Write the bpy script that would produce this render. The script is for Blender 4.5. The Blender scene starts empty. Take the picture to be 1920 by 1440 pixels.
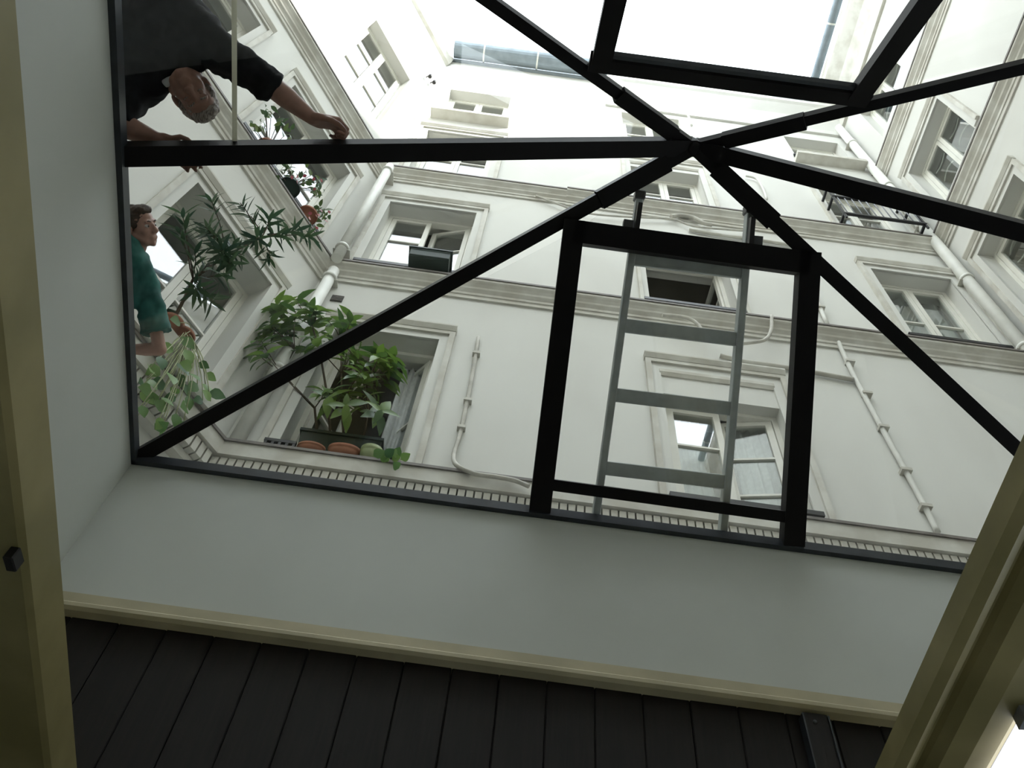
import bpy, bmesh, math, random
from mathutils import Vector, Matrix, noise

random.seed(7)
SC = bpy.context.scene
COL = SC.collection
V = Vector

# ---------------------------------------------------------------- camera
# Origin is the camera; z is up, +y looks at the facing facade. Floor of the room lies at z = -1.5.
FPX = 1600.0
_Z = V((140 / FPX, 1040 / FPX, -1.0)).normalized()          # world up seen from the camera
_X = V((.991, -.1334, 0)); _X = (_X - _Z * _X.dot(_Z)).normalized()
_Y = _Z.cross(_X)
ROT = Matrix((_X, _Y, _Z))
cam_d = bpy.data.cameras.new('camera'); cam = bpy.data.objects.new('camera', cam_d); COL.objects.link(cam)
cam.matrix_world = ROT.to_4x4()
cam_d.sensor_width = 36.0; cam_d.lens = 36.0 * FPX / 1920.0
cam_d.clip_start = .01; cam_d.clip_end = 200
SC.camera = cam

# ---------------------------------------------------------------- sky, sun, exposure
SKY = 3.6
w = bpy.data.worlds.new('sky'); SC.world = w; w.use_nodes = True
bg = w.node_tree.nodes['Background']
bg.inputs[0].default_value = (.875, .955, 1.0, 1); bg.inputs[1].default_value = SKY
sun_d = bpy.data.lights.new('sun', 'SUN'); sun = bpy.data.objects.new('sun', sun_d); COL.objects.link(sun)
SUN_TO = V((.76, -.34, .60)).normalized()                    # direction towards the sun
sun.rotation_euler = SUN_TO.to_track_quat('Z', 'Y').to_euler()
sun_d.energy = 7.0; sun_d.angle = math.radians(2.0); sun_d.color = (1, .96, .88)
vs = SC.view_settings
vs.view_transform = 'Standard'; vs.look = 'None'; vs.gamma = 1.0; vs.use_curve_mapping = False
vs.exposure = 0.55

# ---------------------------------------------------------------- materials
def mat(name, col, rough=.7, var=0.0, scale=4.0, col2=None, bump=0.0, metal=0.0, spec=.4, stretch=(1, 1, 1), detail=6):
    m = bpy.data.materials.new(name); m.use_nodes = True
    nt = m.node_tree; b = nt.nodes['Principled BSDF']
    b.inputs['Roughness'].default_value = rough; b.inputs['Metallic'].default_value = metal
    b.inputs['Specular IOR Level'].default_value = spec
    b.inputs['Base Color'].default_value = (*col, 1)
    if var or bump:
        tc = nt.nodes.new('ShaderNodeTexCoord'); mp = nt.nodes.new('ShaderNodeMapping')
        mp.inputs['Scale'].default_value = stretch
        nt.links.new(tc.outputs['Object'], mp.inputs[0])
        nz = nt.nodes.new('ShaderNodeTexNoise'); nz.inputs['Scale'].default_value = scale; nz.inputs['Detail'].default_value = detail
        nt.links.new(mp.outputs[0], nz.inputs['Vector'])
        if var:
            rp = nt.nodes.new('ShaderNodeValToRGB')
            c2 = col2 or tuple(c * (1 - var) for c in col)
            rp.color_ramp.elements[0].position = .38; rp.color_ramp.elements[1].position = .62
            rp.color_ramp.elements[0].color = (*c2, 1); rp.color_ramp.elements[1].color = (*col, 1)
            nt.links.new(nz.outputs['Fac'], rp.inputs[0]); nt.links.new(rp.outputs[0], b.inputs['Base Color'])
        if bump:
            bp = nt.nodes.new('ShaderNodeBump'); bp.inputs['Strength'].default_value = bump; bp.inputs['Distance'].default_value = .01
            nt.links.new(nz.outputs['Fac'], bp.inputs['Height']); nt.links.new(bp.outputs[0], b.inputs['Normal'])
    return m

def mat_glass(name, tint=(1, 1, 1), ior=1.5, rough=0.0):
    m = bpy.data.materials.new(name); m.use_nodes = True
    nt = m.node_tree; nt.nodes.clear()
    out = nt.nodes.new('ShaderNodeOutputMaterial'); mx = nt.nodes.new('ShaderNodeMixShader')
    fr = nt.nodes.new('ShaderNodeFresnel')
    ge = nt.nodes.new('ShaderNodeNewGeometry'); mi = nt.nodes.new('ShaderNodeMix')      # a thin sheet: same reflectance from both of its faces
    mi.inputs[2].default_value = ior; mi.inputs[3].default_value = 1 / ior
    nt.links.new(ge.outputs['Backfacing'], mi.inputs[0]); nt.links.new(mi.outputs[0], fr.inputs['IOR'])
    tr = nt.nodes.new('ShaderNodeBsdfTransparent'); tr.inputs[0].default_value = (*tint, 1)
    gl = nt.nodes.new('ShaderNodeBsdfGlossy'); gl.inputs['Roughness'].default_value = rough
    nt.links.new(fr.outputs[0], mx.inputs[0]); nt.links.new(tr.outputs[0], mx.inputs[1]); nt.links.new(gl.outputs[0], mx.inputs[2])
    nt.links.new(mx.outputs[0], out.inputs[0])
    return m

def mat_leaf(name, col, col2, rough=.4):
    m = bpy.data.materials.new(name); m.use_nodes = True
    nt = m.node_tree; nt.nodes.clear()
    out = nt.nodes.new('ShaderNodeOutputMaterial'); mx = nt.nodes.new('ShaderNodeMixShader'); mx.inputs[0].default_value = .35
    oi = nt.nodes.new('ShaderNodeObjectInfo'); rp = nt.nodes.new('ShaderNodeValToRGB')
    rp.color_ramp.elements[0].color = (*col, 1); rp.color_ramp.elements[1].color = (*col2, 1)
    nt.links.new(oi.outputs['Random'], rp.inputs[0])
    p = nt.nodes.new('ShaderNodeBsdfPrincipled'); p.inputs['Roughness'].default_value = rough
    t = nt.nodes.new('ShaderNodeBsdfTranslucent')
    for s in (p.inputs['Base Color'], t.inputs[0]): nt.links.new(rp.outputs[0], s)
    nt.links.new(p.outputs[0], mx.inputs[1]); nt.links.new(t.outputs[0], mx.inputs[2]); nt.links.new(mx.outputs[0], out.inputs[0])
    return m

def mat_emit(name, col, s):
    m = bpy.data.materials.new(name); m.use_nodes = True
    nt = m.node_tree; nt.nodes.clear()
    out = nt.nodes.new('ShaderNodeOutputMaterial'); e = nt.nodes.new('ShaderNodeEmission')
    e.inputs[0].default_value = (*col, 1); e.inputs[1].default_value = s
    nt.links.new(e.outputs[0], out.inputs[0]); return m

M = dict(
    plaster=mat('facade_plaster', (.70, .70, .66), .85, .08, 1.1, (.645, .64, .60), .12, stretch=(1, 1, .45)),
    mould=mat('moulding_plaster', (.65, .64, .585), .8, .2, 5.0, (.53, .51, .45), .1),
    flash=mat('lead_flashing', (.20, .18, .165), .6, .3, 8.0),
    wood_white=mat('white_painted_wood', (.80, .79, .72), .5, .08, 6.0),
    glass=mat_glass('skylight_glass', (.985, .988, .988), 1.45),
    wglass=mat_glass('window_glass', (.9, .93, .92), 2.35),
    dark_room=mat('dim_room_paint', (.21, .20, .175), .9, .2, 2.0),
    curtain=mat('lace_curtain', (.55, .57, .56), .9, .14, 22.0),
    iron=mat('black_iron', (.016, .016, .018), .45, .2, 9.0),
    steel=mat('dark_painted_steel', (.0045, .004, .005), .55, .3, 12.0, spec=.18),
    rim=mat('grey_painted_steel', (.045, .052, .062), .4, .3, 10.0, spec=.3),
    alu=mat('weathered_aluminium', (.42, .455, .45), .5, .15, 14.0, metal=.35),
    wellwhite=mat('light_well_paint', (.60, .62, .59), .8, .05, 1.5),
    cream=mat('cream_paint', (.50, .45, .31), .6, .15, 5.0),
    olive=mat('old_cream_gloss_paint', (.36, .31, .15), .45, .22, 3.0, (.27, .235, .105)),
    darkwood=mat('dark_stained_wood', (.0075, .0045, .0038), .7, .5, 9.0, (.004, .0026, .0022), .1, stretch=(7, 7, .4)),
    paving=mat('terrace_paving', (.36, .35, .33), .9, .25, 3.0),
    roomwall=mat('room_paint', (.33, .30, .22), .85, .1, 2.0),
    pipe=mat('painted_pipe', (.76, .76, .71), .55, .1, 6.0),
    cable=mat('painted_cable', (.62, .60, .54), .7, .25, 9.0),
    zinc=mat('zinc', (.25, .30, .34), .5, .2, 6.0, metal=.35),
    terracotta=mat('terracotta', (.29, .115, .065), .8, .25, 10.0),
    greenpot=mat('green_plastic', (.013, .030, .024), .45, .3, 7.0, spec=.25),
    palegreen=mat('pale_green_glaze', (.30, .36, .16), .5, .2, 9.0),
    soil=mat('soil', (.03, .022, .015), .95, .3, 20),
    stem=mat('woody_stem', (.10, .075, .05), .8, .3, 20),
    vine=mat('pale_vine', (.42, .45, .25), .6, .2, 20),
    leaf_laurel=mat_leaf('laurel_leaf', (.035, .10, .025), (.17, .29, .05)),
    leaf_oleander=mat_leaf('oleander_leaf', (.028, .065, .04), (.075, .13, .06)),
    leaf_pothos=mat_leaf('pothos_leaf', (.04, .13, .04), (.20, .34, .08)),
    leaf_flower=mat_leaf('balcony_leaf', (.03, .08, .03), (.16, .22, .07)),
    petal=mat_leaf('petal', (.30, .05, .08), (.45, .12, .12)),
    skin=mat('skin', (.27, .145, .105), .55, .12, 30.0),
    skin_young=mat('young_skin', (.36, .205, .155), .5, .08, 30.0),
    hair_grey=mat('grey_hair', (.34, .30, .27), .7, .5, 60.0, (.10, .075, .06), .4, stretch=(3, 1, 1)),
    hair_brown=mat('brown_hair', (.055, .034, .022), .7, .4, 60.0, None, .4),
    shirt_dark=mat('dark_shirt', (.008, .009, .011), .9, .3, 18.0, (.005, .005, .006), .1, spec=.15),
    shirt_teal=mat('teal_shirt', (.022, .125, .108), .8, .3, 9.0, (.012, .07, .062), .15),
    collar_dark=mat('navy_collar', (.012, .016, .022), .8, .2, 9.0),
    collar_pale=mat('pale_undershirt', (.42, .43, .42), .8, .2, 9.0),
    trousers=mat('dark_trousers', (.03, .032, .04), .9, .2, 20.0),
    eye_white=mat('eye_white', (.42, .38, .35), .2), eye_dark=mat('eye_dark', (.03, .02, .015), .2),
    shoe=mat('black_shoe', (.02, .018, .016), .4),
    grille=mat('dark_grille', (.12, .115, .10), .8, .6, 90.0, (.03, .03, .03)),
    lamp=mat_emit('lamp_diffuser', (1, .985, .94), 2.2),
    lamp_body=mat('lamp_housing', (.30, .31, .34), .5),
    reflection_cream=mat('painted_reflection', (.85, .82, .66), .5),  # pale colour of a reflection in the skylight glass
)

# ---------------------------------------------------------------- mesh helpers
class MB:
    def __init__(s): s.v = []; s.f = []; s.smooth = False
    def add(s, vs, fs):
        k = len(s.v); s.v += [V(p) for p in vs]; s.f += [tuple(i + k for i in f) for f in fs]; return s
    def hexa(s, p):      # 8 points: bottom ring 0-3, top ring 4-7
        return s.add(p, [(3, 2, 1, 0), (4, 5, 6, 7), (0, 1, 5, 4), (1, 2, 6, 5), (2, 3, 7, 6), (3, 0, 4, 7)])
    def box(s, a, b):
        (x0, y0, z0), (x1, y1, z1) = a, b
        return s.hexa([(x0, y0, z0), (x1, y0, z0), (x1, y1, z0), (x0, y1, z0), (x0, y0, z1), (x1, y0, z1), (x1, y1, z1), (x0, y1, z1)])
    def wbox(s, W, s0, s1, z0, z1, o0, o1):   # box in a wall's own frame (along, up, out)
        return s.hexa([W(s0, z0, o0), W(s1, z0, o0), W(s1, z0, o1), W(s0, z0, o1), W(s0, z1, o0), W(s1, z1, o0), W(s1, z1, o1), W(s0, z1, o1)])
    def bar(s, p, q, wd, dp, up, top=0.0):   # rectangular bar p->q, its upper face on the line (shifted by top)
        p, q = V(p), V(q); d = (q - p).normalized(); side = d.cross(V(up)).normalized(); u = side.cross(d).normalized()
        a, b = side * wd / 2, u * dp; t = u * top
        return s.hexa([p - a - b + t, p + a - b + t, p + a + t, p - a + t, q - a - b + t, q + a - b + t, q + a + t, q - a + t])
    def prof(s, W, s0, s1, pr, cap=True):     # profile [(out, z)] extruded along a wall
        n = len(pr); vs = [W(s0, z, o) for o, z in pr] + [W(s1, z, o) for o, z in pr]
        fs = [(i, (i + 1) % n, n + (i + 1) % n, n + i) for i in range(n)]
        if cap: fs += [tuple(range(n - 1, -1, -1)), tuple(range(n, 2 * n))]
        return s.add(vs, fs)
    def tube(s, pts, r, n=8, cap=True):
        pts = [V(p) for p in pts]; m = len(pts); rr = r if isinstance(r, (list, tuple)) else [r] * m
        t0 = (pts[1] - pts[0]).normalized(); u = t0.orthogonal().normalized(); vs = []
        for i, p in enumerate(pts):
            t = ((pts[min(i + 1, m - 1)] - pts[max(i - 1, 0)])).normalized()
            u = (u - t * u.dot(t)).normalized(); b = t.cross(u)
            for k in range(n):
                a = 2 * math.pi * k / n; vs.append(p + (u * math.cos(a) + b * math.sin(a)) * rr[i])
        fs = [(i * n + k, i * n + (k + 1) % n, (i + 1) * n + (k + 1) % n, (i + 1) * n + k) for i in range(m - 1) for k in range(n)]
        if cap: fs += [tuple(range(n - 1, -1, -1)), tuple(range((m - 1) * n, m * n))]
        s.smooth = True
        return s.add(vs, fs)
    def lathe(s, c, pr, n=20, axis=V((0, 0, 1))):  # profile [(radius, height)] about axis
        a = V(axis).normalized(); u = a.orthogonal().normalized(); b = a.cross(u); c = V(c); vs = []
        for r, h in pr:
            for k in range(n):
                t = 2 * math.pi * k / n; vs.append(c + a * h + (u * math.cos(t) + b * math.sin(t)) * r)
        fs = [(i * n + k, i * n + (k + 1) % n, (i + 1) * n + (k + 1) % n, (i + 1) * n + k) for i in range(len(pr) - 1) for k in range(n)]
        fs += [tuple(range(n - 1, -1, -1)), tuple(range((len(pr) - 1) * n, len(pr) * n))]
        s.smooth = True
        return s.add(vs, fs)
    def poly(s, pts, nrm, th):                 # flat sheet with thickness
        n = len(pts); nv = V(nrm) * th; vs = [V(p) for p in pts] + [V(p) + nv for p in pts]
        return s.add(vs, [tuple(range(n - 1, -1, -1)), tuple(range(n, 2 * n))] + [(i, (i + 1) % n, n + (i + 1) % n, n + i) for i in range(n)])
    def build(s, name, m, parent=None, bevel=0.0):
        me = bpy.data.meshes.new(name); me.from_pydata([tuple(p) for p in s.v], [], s.f)
        bm = bmesh.new(); bm.from_mesh(me); bmesh.ops.recalc_face_normals(bm, faces=bm.faces)
        if bevel: bmesh.ops.bevel(bm, geom=list(bm.edges), offset=bevel, segments=1, affect='EDGES')
        bm.to_mesh(me); bm.free()
        if s.smooth:
            for p in me.polygons: p.use_smooth = len(p.vertices) < 6
        me.materials.append(m if not isinstance(m, str) else M[m])
        o = bpy.data.objects.new(name, me); COL.objects.link(o)
        if parent: o.parent = parent; o.matrix_parent_inverse = parent.matrix_world.inverted()
        return o

def tag(o, label=None, cat=None, group=None, kind=None):
    if label: o['label'] = label
    if cat: o['category'] = cat
    if group: o['group'] = group
    if kind: o['kind'] = kind
    return o
def empty(name, loc=(0, 0, 0)):
    o = bpy.data.objects.new(name, None); COL.objects.link(o); o.location = loc; o.empty_display_size = .1
    o.matrix_world = Matrix.Translation(loc)
    return o
def struct(o, label=None): return tag(o, label, kind='structure')

# ---------------------------------------------------------------- measuring: where a sight line meets a plane of the place
def ray(px, py):
    return ROT @ V(((px - 960) / FPX, (720 - py) / FPX, -1.0))
YW, XR = 3.9, 5.15
C0 = V((-1.98, 3.9, 0)); AL = math.radians(34.0)
dL = V((-math.sin(AL), -math.cos(AL), 0)); nL = V((math.cos(AL), -math.sin(AL), 0))
def WF(s, z, o=0): return V((s, YW - o, z))                       # facing facade
def WL(s, z, o=0): return C0 + dL * s + nL * o + V((0, 0, z))      # facade on the left
def WR(s, z, o=0): return V((XR - o, s, z))                       # facade on the right
def PF(px, py, o=0): d = ray(px, py); return d * ((YW - o) / d.y)
def PLf(px, py, o=0): d = ray(px, py); return d * ((nL.dot(C0) + o) / nL.dot(d))
def PR(px, py, o=0): d = ray(px, py); return d * ((XR - o) / d.x)
def PD(px, py, dist): return ray(px, py).normalized() * dist

# ================================================================= THE COURTYARD
def wall(name, W, s0, s1, z0, z1, holes, label, depth=.34):
    ss = sorted({s0, s1, *[h[0] for h in holes], *[h[1] for h in holes]}); zs = sorted({z0, z1, *[h[2] for h in holes], *[h[3] for h in holes]})
    m = MB()
    for i in range(len(ss) - 1):
        for j in range(len(zs) - 1):
            cs, cz = (ss[i] + ss[i + 1]) / 2, (zs[j] + zs[j + 1]) / 2
            if any(h[0] < cs < h[1] and h[2] < cz < h[3] for h in holes): continue
            for o in (0, -depth): m.add([W(ss[i], zs[j], o), W(ss[i + 1], zs[j], o), W(ss[i + 1], zs[j + 1], o), W(ss[i], zs[j + 1], o)], [(0, 1, 2, 3)])
    for a, b, c, d in holes + [(s0, s1, z0, z1)]:
        q = [(a, c), (b, c), (b, d), (a, d)]
        for k in range(4):
            (p, r), (t, u) = q[k], q[(k + 1) % 4]
            m.add([W(p, r, 0), W(t, u, 0), W(t, u, -depth), W(p, r, -depth)], [(0, 1, 2, 3)])
    return struct(m.build(name, 'plaster'), label)

HF = dict(F0a=(-1.60, -.69, 4.56, 6.47), F0b=(1.28, 2.28, 4.56, 6.12), F1a=(-1.70, -.68, 7.60, 9.45), F1b=(1.27, 2.20, 7.60, 9.10),
          F1c=(3.97, 4.92, 7.60, 9.38), F2a=(-1.70, -.68, 10.4, 12.3), F2b=(1.25, 2.24, 10.4, 11.97), F2c=(3.95, 4.88, 10.4, 12.15),
          F3a=(-1.69, -.66, 13.05, 14.7), F3b=(1.22, 2.20, 12.95, 14.72), F3c=(3.96, 4.88, 13.3, 14.58))
HL = dict(L1=(.38, 1.40, 4.80, 6.50), L2=(.37, 1.47, 7.60, 9.40), L3=(2.14, 3.20, 7.60, 9.48), L4=(.42, 1.40, 11.2, 13.62), L5=(2.14, 3.20, 11.2, 13.62))
HR = dict(R1=(2.55, 3.55, 5.0, 6.6), R2=(2.60, 3.57, 7.9, 9.45), R3=(2.46, 3.50, 10.75, 12.05), R4=(2.40, 3.42, 13.5, 14.75), R5=(-.2, .85, 10.75, 12.05))
TOP = 16.6
wf = wall('wall_front', WF, -1.98, 5.15, 2.9, TOP, list(HF.values()), 'white rendered courtyard facade facing the glass roof')
wl = wall('wall_left', WL, 0, 9.6, 2.9, TOP, list(HL.values()), 'white rendered facade slanting off beside the potted oleander')
wr = wall('wall_right', WR, -4.2, 3.9, 2.9, TOP, list(HR.values()), 'white rendered facade with patterned window panes')
def WB(s, z, o=0): return V((s, -4.2 + o, z))
wb = wall('wall_back_added', WB, -7.4, 5.15, 2.9, TOP + .3, [], 'unseen white rendered facade closing the courtyard, added to shade it')  # unseen wall, added and set close to darken the lower facades

# ---- moulded courses: each is one length of plaster with a flashed top
def course(n, W, s0, s1, zb, zl, o, label, parts=None):
    h = zl - zb
    pr = [(-.02, zb), (.022, zb), (.022, zb + h * .22), (.035, zb + h * .24), (.035, zb + h * .40), (.05, zb + h * .46), (o * .55, zb + h * .52),
          (o * .60, zb + h * .62), (o * .78, zb + h * .72), (o * .92, zb + h * .78), (o, zb + h * .82), (o, zl), (-.02, zl + .02)]
    c = MB().prof(W, s0, s1, pr).build('trim_%d' % n, 'mould'); struct(c, label)
    MB().prof(W, s0, s1, [(-.02, zl + .021), (-.02, zl + .034), (o + .012, zl + .016), (o + .012, zl - .012), (o + .003, zl - .012), (o + .003, zl + .003)]).build('lead_flashing', 'flash', c)
    return c
course(1, WF, -1.96, 5.15, 7.31, 7.56, .12, 'moulded string course under the window with the green trough')
course(2, WF, -1.96, .36, 10.12, 10.36, .12, 'moulded string course running behind the ladder top, far half')
course(3, WF, .36, 5.15, 10.10, 10.36, .14, 'moulded string course running behind the ladder top, near half')
course(4, WL, 0, 9.6, 7.31, 7.56, .12, 'moulded string course carrying the flower pots')
course(5, WL, 0, 9.6, 10.10, 10.36, .13, 'moulded string course above the flower pot window')
course(6, WR, -4.2, 3.9, 10.18, 10.44, .12, 'moulded string course under the paired patterned panes')
course(7, WR, -4.2, 3.9, 12.78, 13.02, .12, 'moulded string course below the highest patterned panes')
course(8, WR, -4.2, 3.9, 7.31, 7.56, .12, 'moulded string course low on the facade with patterned panes')

def dentil_course(n, W, s0, s1, label, show):
    pr = [(-.02, 4.20), (.03, 4.20), (.03, 4.385), (.15, 4.40), (.155, 4.54), (-.02, 4.56)]
    c = struct(MB().prof(W, s0, s1, pr).build('trim_%d' % n, 'mould'), label)
    MB().prof(W, s0, s1, [(-.02, 4.561), (-.02, 4.572), (.168, 4.552), (.168, 4.526), (.158, 4.526), (.158, 4.545)]).build('lead_flashing', 'flash', c)
    MB().prof(W, s0, s1, [(.03, 4.20), (.075, 4.20), (.075, 4.262), (.03, 4.262)]).build('lower_band', 'mould', c)
    MB().prof(W, s0, s1, [(.031, 4.262), (.05, 4.262), (.05, 4.386), (.031, 4.386)]).build('slot_backing', 'flash', c)
    pitch = .0575; proto = None; k = 0; s = show[0]
    base = MB().wbox(W, 0, .0455, 4.266, 4.387, .045, .128)
    t = W(1, 0, 0) - W(0, 0, 0)
    while s < show[1]:
        if proto is None:
            o = proto = base.build('dentil', 'mould', c)
            o.matrix_parent_inverse = Matrix()
        else:
            o = proto.copy(); COL.objects.link(o)
        o.location = t * s; s += pitch; k += 1
    return c
dentil_course(9, WF, -1.96, 5.15, 'dentilled ledge just above the glass roof on the facing facade', (-1.93, 3.9))
dentil_course(10, WL, 0, 5.0, 'dentilled ledge under the trailing vine', (.10, 1.35))

# ---- attic cornice and eaves
c = MB().prof(WF, .95, 5.15, [(-.02, 14.95), (.04, 14.95), (.05, 15.1), (.14, 15.5), (.26, 15.75), (.30, 15.8), (.30, 15.95), (-.02, 16.0)]).build('trim_11', 'plaster')
struct(c, 'deep coved cornice below the roof of the facing facade')
c = MB().prof(WR, -4.2, 3.9, [(-.02, 15.3), (.05, 15.3), (.06, 15.6), (.16, 15.9), (.30, 16.1), (.33, 16.15), (.33, 16.4), (-.02, 16.45)]).build('trim_12', 'mould')
struct(c, 'deep eaves cornice of the facade with patterned panes')
c = MB().prof(WL, 0, 9.6, [(-.02, 16.2), (.06, 16.25), (.10, 16.4), (.10, 16.6), (-.02, 16.62)]).build('trim_13', 'mould')
struct(c, 'slim eaves band of the slanting facade')
def gutter(W, s0, s1, zc, oc, r, label):
    pr = [(oc + r * math.cos(a), zc - r * math.sin(a)) for a in [math.pi * k / 10 for k in range(11)]]
    pr += [(oc - (r - .012) * math.cos(a), zc - (r - .012) * math.sin(a)) for a in [math.pi * k / 10 for k in range(11)]]
    m = MB().prof(W, s0, s1, pr)
    g = tag(m.build('roof_gutter', 'zinc'), label, 'gutter')
    k = s0 + .55
    while k < s1:
        pr2 = [(oc + (r + .008) * math.cos(a), zc - (r + .008) * math.sin(a)) for a in [math.pi * j / 10 for j in range(11)]]
        pr2 += [(oc - (r - .004) * math.cos(a), zc - (r - .004) * math.sin(a)) for a in [math.pi * j / 10 for j in range(11)]]
        MB().prof(W, k, k + .03, pr2).build('joint_strap', 'pipe', g); k += 1.0
gutter(WF, -1.9, 5.1, 16.68, .22, .16, 'grey zinc half-round gutter along the top of the facing facade')
gutter(WR, -4.2, 3.6, 16.52, .40, .08, 'slim zinc gutter along the roof above the patterned panes')
# roofs sit behind the gutters
for nm, W, a, b in (('roof_front', WF, -2.4, 5.6), ('roof_left', WL, 0, 9.6), ('roof_right', WR, -4.2, 4.2)):
    m = MB().hexa([W(a, TOP, .05), W(b, TOP, .05), W(b, TOP, -4), W(a, TOP, -4), W(a, TOP + .12, .05), W(b, TOP + .12, .05), W(b, TOP + 2.2, -4), W(a, TOP + 2.2, -4)])
    struct(m.build(nm, 'zinc'), 'zinc roof slope above the courtyard')

# ---- windows
WN = [0]
def ring(m, P, u0, u1, z0, z1, w0, w1, t, tb=None, tt=None):
    tb = t if tb is None else tb; tt = t if tt is None else tt
    # a rectangular ring as one connected shape
    o = [(u0, z0), (u1, z0), (u1, z1), (u0, z1)]; i = [(u0 + t, z0 + tb), (u1 - t, z0 + tb), (u1 - t, z1 - tt), (u0 + t, z1 - tt)]
    vs = [P(u, z, w) for w in (w0, w1) for (u, z) in o + i]; fs = []
    for k in range(4):
        n = (k + 1) % 4
        fs += [(k, n, 4 + n, 4 + k), (8 + k, 12 + k, 12 + n, 8 + n), (k, 8 + k, 8 + n, n), (4 + k, 4 + n, 12 + n, 12 + k)]
    return m.add(vs, fs)

def window(W, hole, label, rec=.16, arch=.13, crown=True, angles=(0, 0), muntins=1, curtain=None, guard=True, leaves=True, panel=0.0, sill=0.0,
           grille=False, frame_mat='wood_white', room=True):
    s0, s1, z0, z1 = hole; WN[0] += 1
    root = empty('window_%d' % WN[0], W((s0 + s1) / 2, z0, -rec)); struct(root, label)
    # plaster surround
    if arch:
        zt = z1 + panel
        pr_in, a = .0, arch
        m = MB()
        def band(a0, a1, o1):
            o = [(s0 - a1, z0), (s0 - a1, zt + a1), (s1 + a1, zt + a1), (s1 + a1, z0)]; i = [(s0 - a0, z0), (s0 - a0, zt + a0), (s1 + a0, zt + a0), (s1 + a0, z0)]
            vs = [W(s, z, w) for w in (-.005, o1) for (s, z) in o + i]; fs = []
            for k in range(3):
                fs += [(k, k + 1, 5 + k, 4 + k), (8 + k, 12 + k, 13 + k, 9 + k), (k, 8 + k, 9 + k, k + 1), (4 + k, 5 + k, 13 + k, 12 + k)]
            fs += [(0, 4, 12, 8), (3, 11, 15, 7)]
            m.add(vs, fs)
        band(.0, a * .62, .022)
        m.build('architrave', 'plaster', root)
        m = MB(); band(a * .62, a, .045); m.build('outer_moulding', 'mould', root)
        if crown:
            MB().prof(W, s0 - a * 1.05, s1 + a * 1.05, [(0, zt + a), (.05, zt + a), (.075, zt + a + .05), (.075, zt + a + .07), (0, zt + a + .085)]).build('crown_moulding', 'mould', root)
        if panel:
            MB().prof(W, s0 - .01, s1 + .01, [(-.004, zt - .09), (.012, zt - .09), (.03, zt - .05), (.03, zt - .01), (-.004, zt)]).build('panel_moulding', 'mould', root)
    if sill:
        MB().wbox(W, s0 - .08, s1 + .08, z0 - .09, z0, -.05, sill).build('sill', 'mould', root)
    # fixed frame
    P = lambda u, z, w: W(u, z, w)
    ft = .045
    MB_ = MB(); ring(MB_, P, s0 - .005, s1 + .005, z0 - .005, z1 + .005, -rec - .07, -rec, ft + .005); MB_.build('frame', frame_mat, root)
    a0, a1, b0, b1 = s0 + ft, s1 - ft, z0 + ft, z1 - ft
    mid = (a0 + a1) / 2
    if leaves:
        for side in (0, 1):
            wd = mid - a0; ang = math.radians(angles[side]); ca, sa = math.cos(ang), math.sin(ang)
            if side == 0: Q = lambda u, z, w, ca=ca, sa=sa: W(a0 + u * ca + w * sa, z, -rec - .03 - u * sa + w * ca)
            else: Q = lambda u, z, w, ca=ca, sa=sa: W(a1 - u * ca - w * sa, z, -rec - .03 - u * sa + w * ca)
            m = MB(); st = .055
            ring(m, Q, .002, wd - .002, b0 + .002, b1 - .002, -.022, .022, st, st * 1.3, st)
            zz = [b0 + st * 1.3 + (b1 - b0 - st * 2.3) * k / (muntins + 1) for k in range(muntins + 2)]
            lf = m.build('casement', frame_mat, root)
            for k in range(1, muntins + 1):
                MB().hexa([Q(st - .003, zz[k] - .011, -.016), Q(wd - st + .003, zz[k] - .011, -.016), Q(wd - st + .003, zz[k] - .011, .018), Q(st - .003, zz[k] - .011, .018),
                           Q(st - .003, zz[k] + .011, -.016), Q(wd - st + .003, zz[k] + .011, -.016), Q(wd - st + .003, zz[k] + .011, .018), Q(st - .003, zz[k] + .011, .018)]).build('glazing_bar', frame_mat, lf)
            for k in range(muntins + 1):
                u0, u1, y0, y1 = st - .004, wd - st + .004, zz[k] + (.009 if k else -.004), zz[k + 1] - (.009 if k < muntins else -.004)
                MB().hexa([Q(u0, y0, -.004), Q(u1, y0, -.004), Q(u1, y0, .001), Q(u0, y0, .001), Q(u0, y1, -.004), Q(u1, y1, -.004), Q(u1, y1, .001), Q(u0, y1, .001)]).build('pane', 'wglass', lf)
                if grille:      # light curled ironwork behind each pane
                    uc = (u0 + u1) / 2; hh = y1 - y0; ww = (u1 - u0)
                    for j in range(3):
                        zc = y0 + hh * (.2 + .3 * j); pts = []
                        for q in range(9):
                            t = q / 8; pts.append(Q(u0 + ww * (.12 + .76 * t), zc + (.06 * math.sin(t * math.pi) if (j + k) % 2 else -.05 * math.sin(t * math.pi)), -.02))
                        MB().tube(pts, .009, 5).build('scroll_bar', 'wood_white', lf)
    if curtain:
        for (c0, c1) in curtain:
            n = 26; m = MB(); vs = []
            for k in range(n + 1):
                t = k / n; s = s0 + (s1 - s0) * (c0 + (c1 - c0) * t); w_ = -rec - .16 + .022 * math.sin(t * 30) + .01 * math.sin(t * 73)
                vs += [W(s, z0 + .04, w_), W(s, z1 - .03, w_), W(s, z0 + .04, w_ - .004), W(s, z1 - .03, w_ - .004)]
            m.add(vs, [f for k in range(n) for f in ((4 * k, 4 * k + 4, 4 * k + 5, 4 * k + 1), (4 * k + 2, 4 * k + 3, 4 * k + 7, 4 * k + 6))]); m.smooth = True
            m.build('curtain', 'curtain', root)
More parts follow.
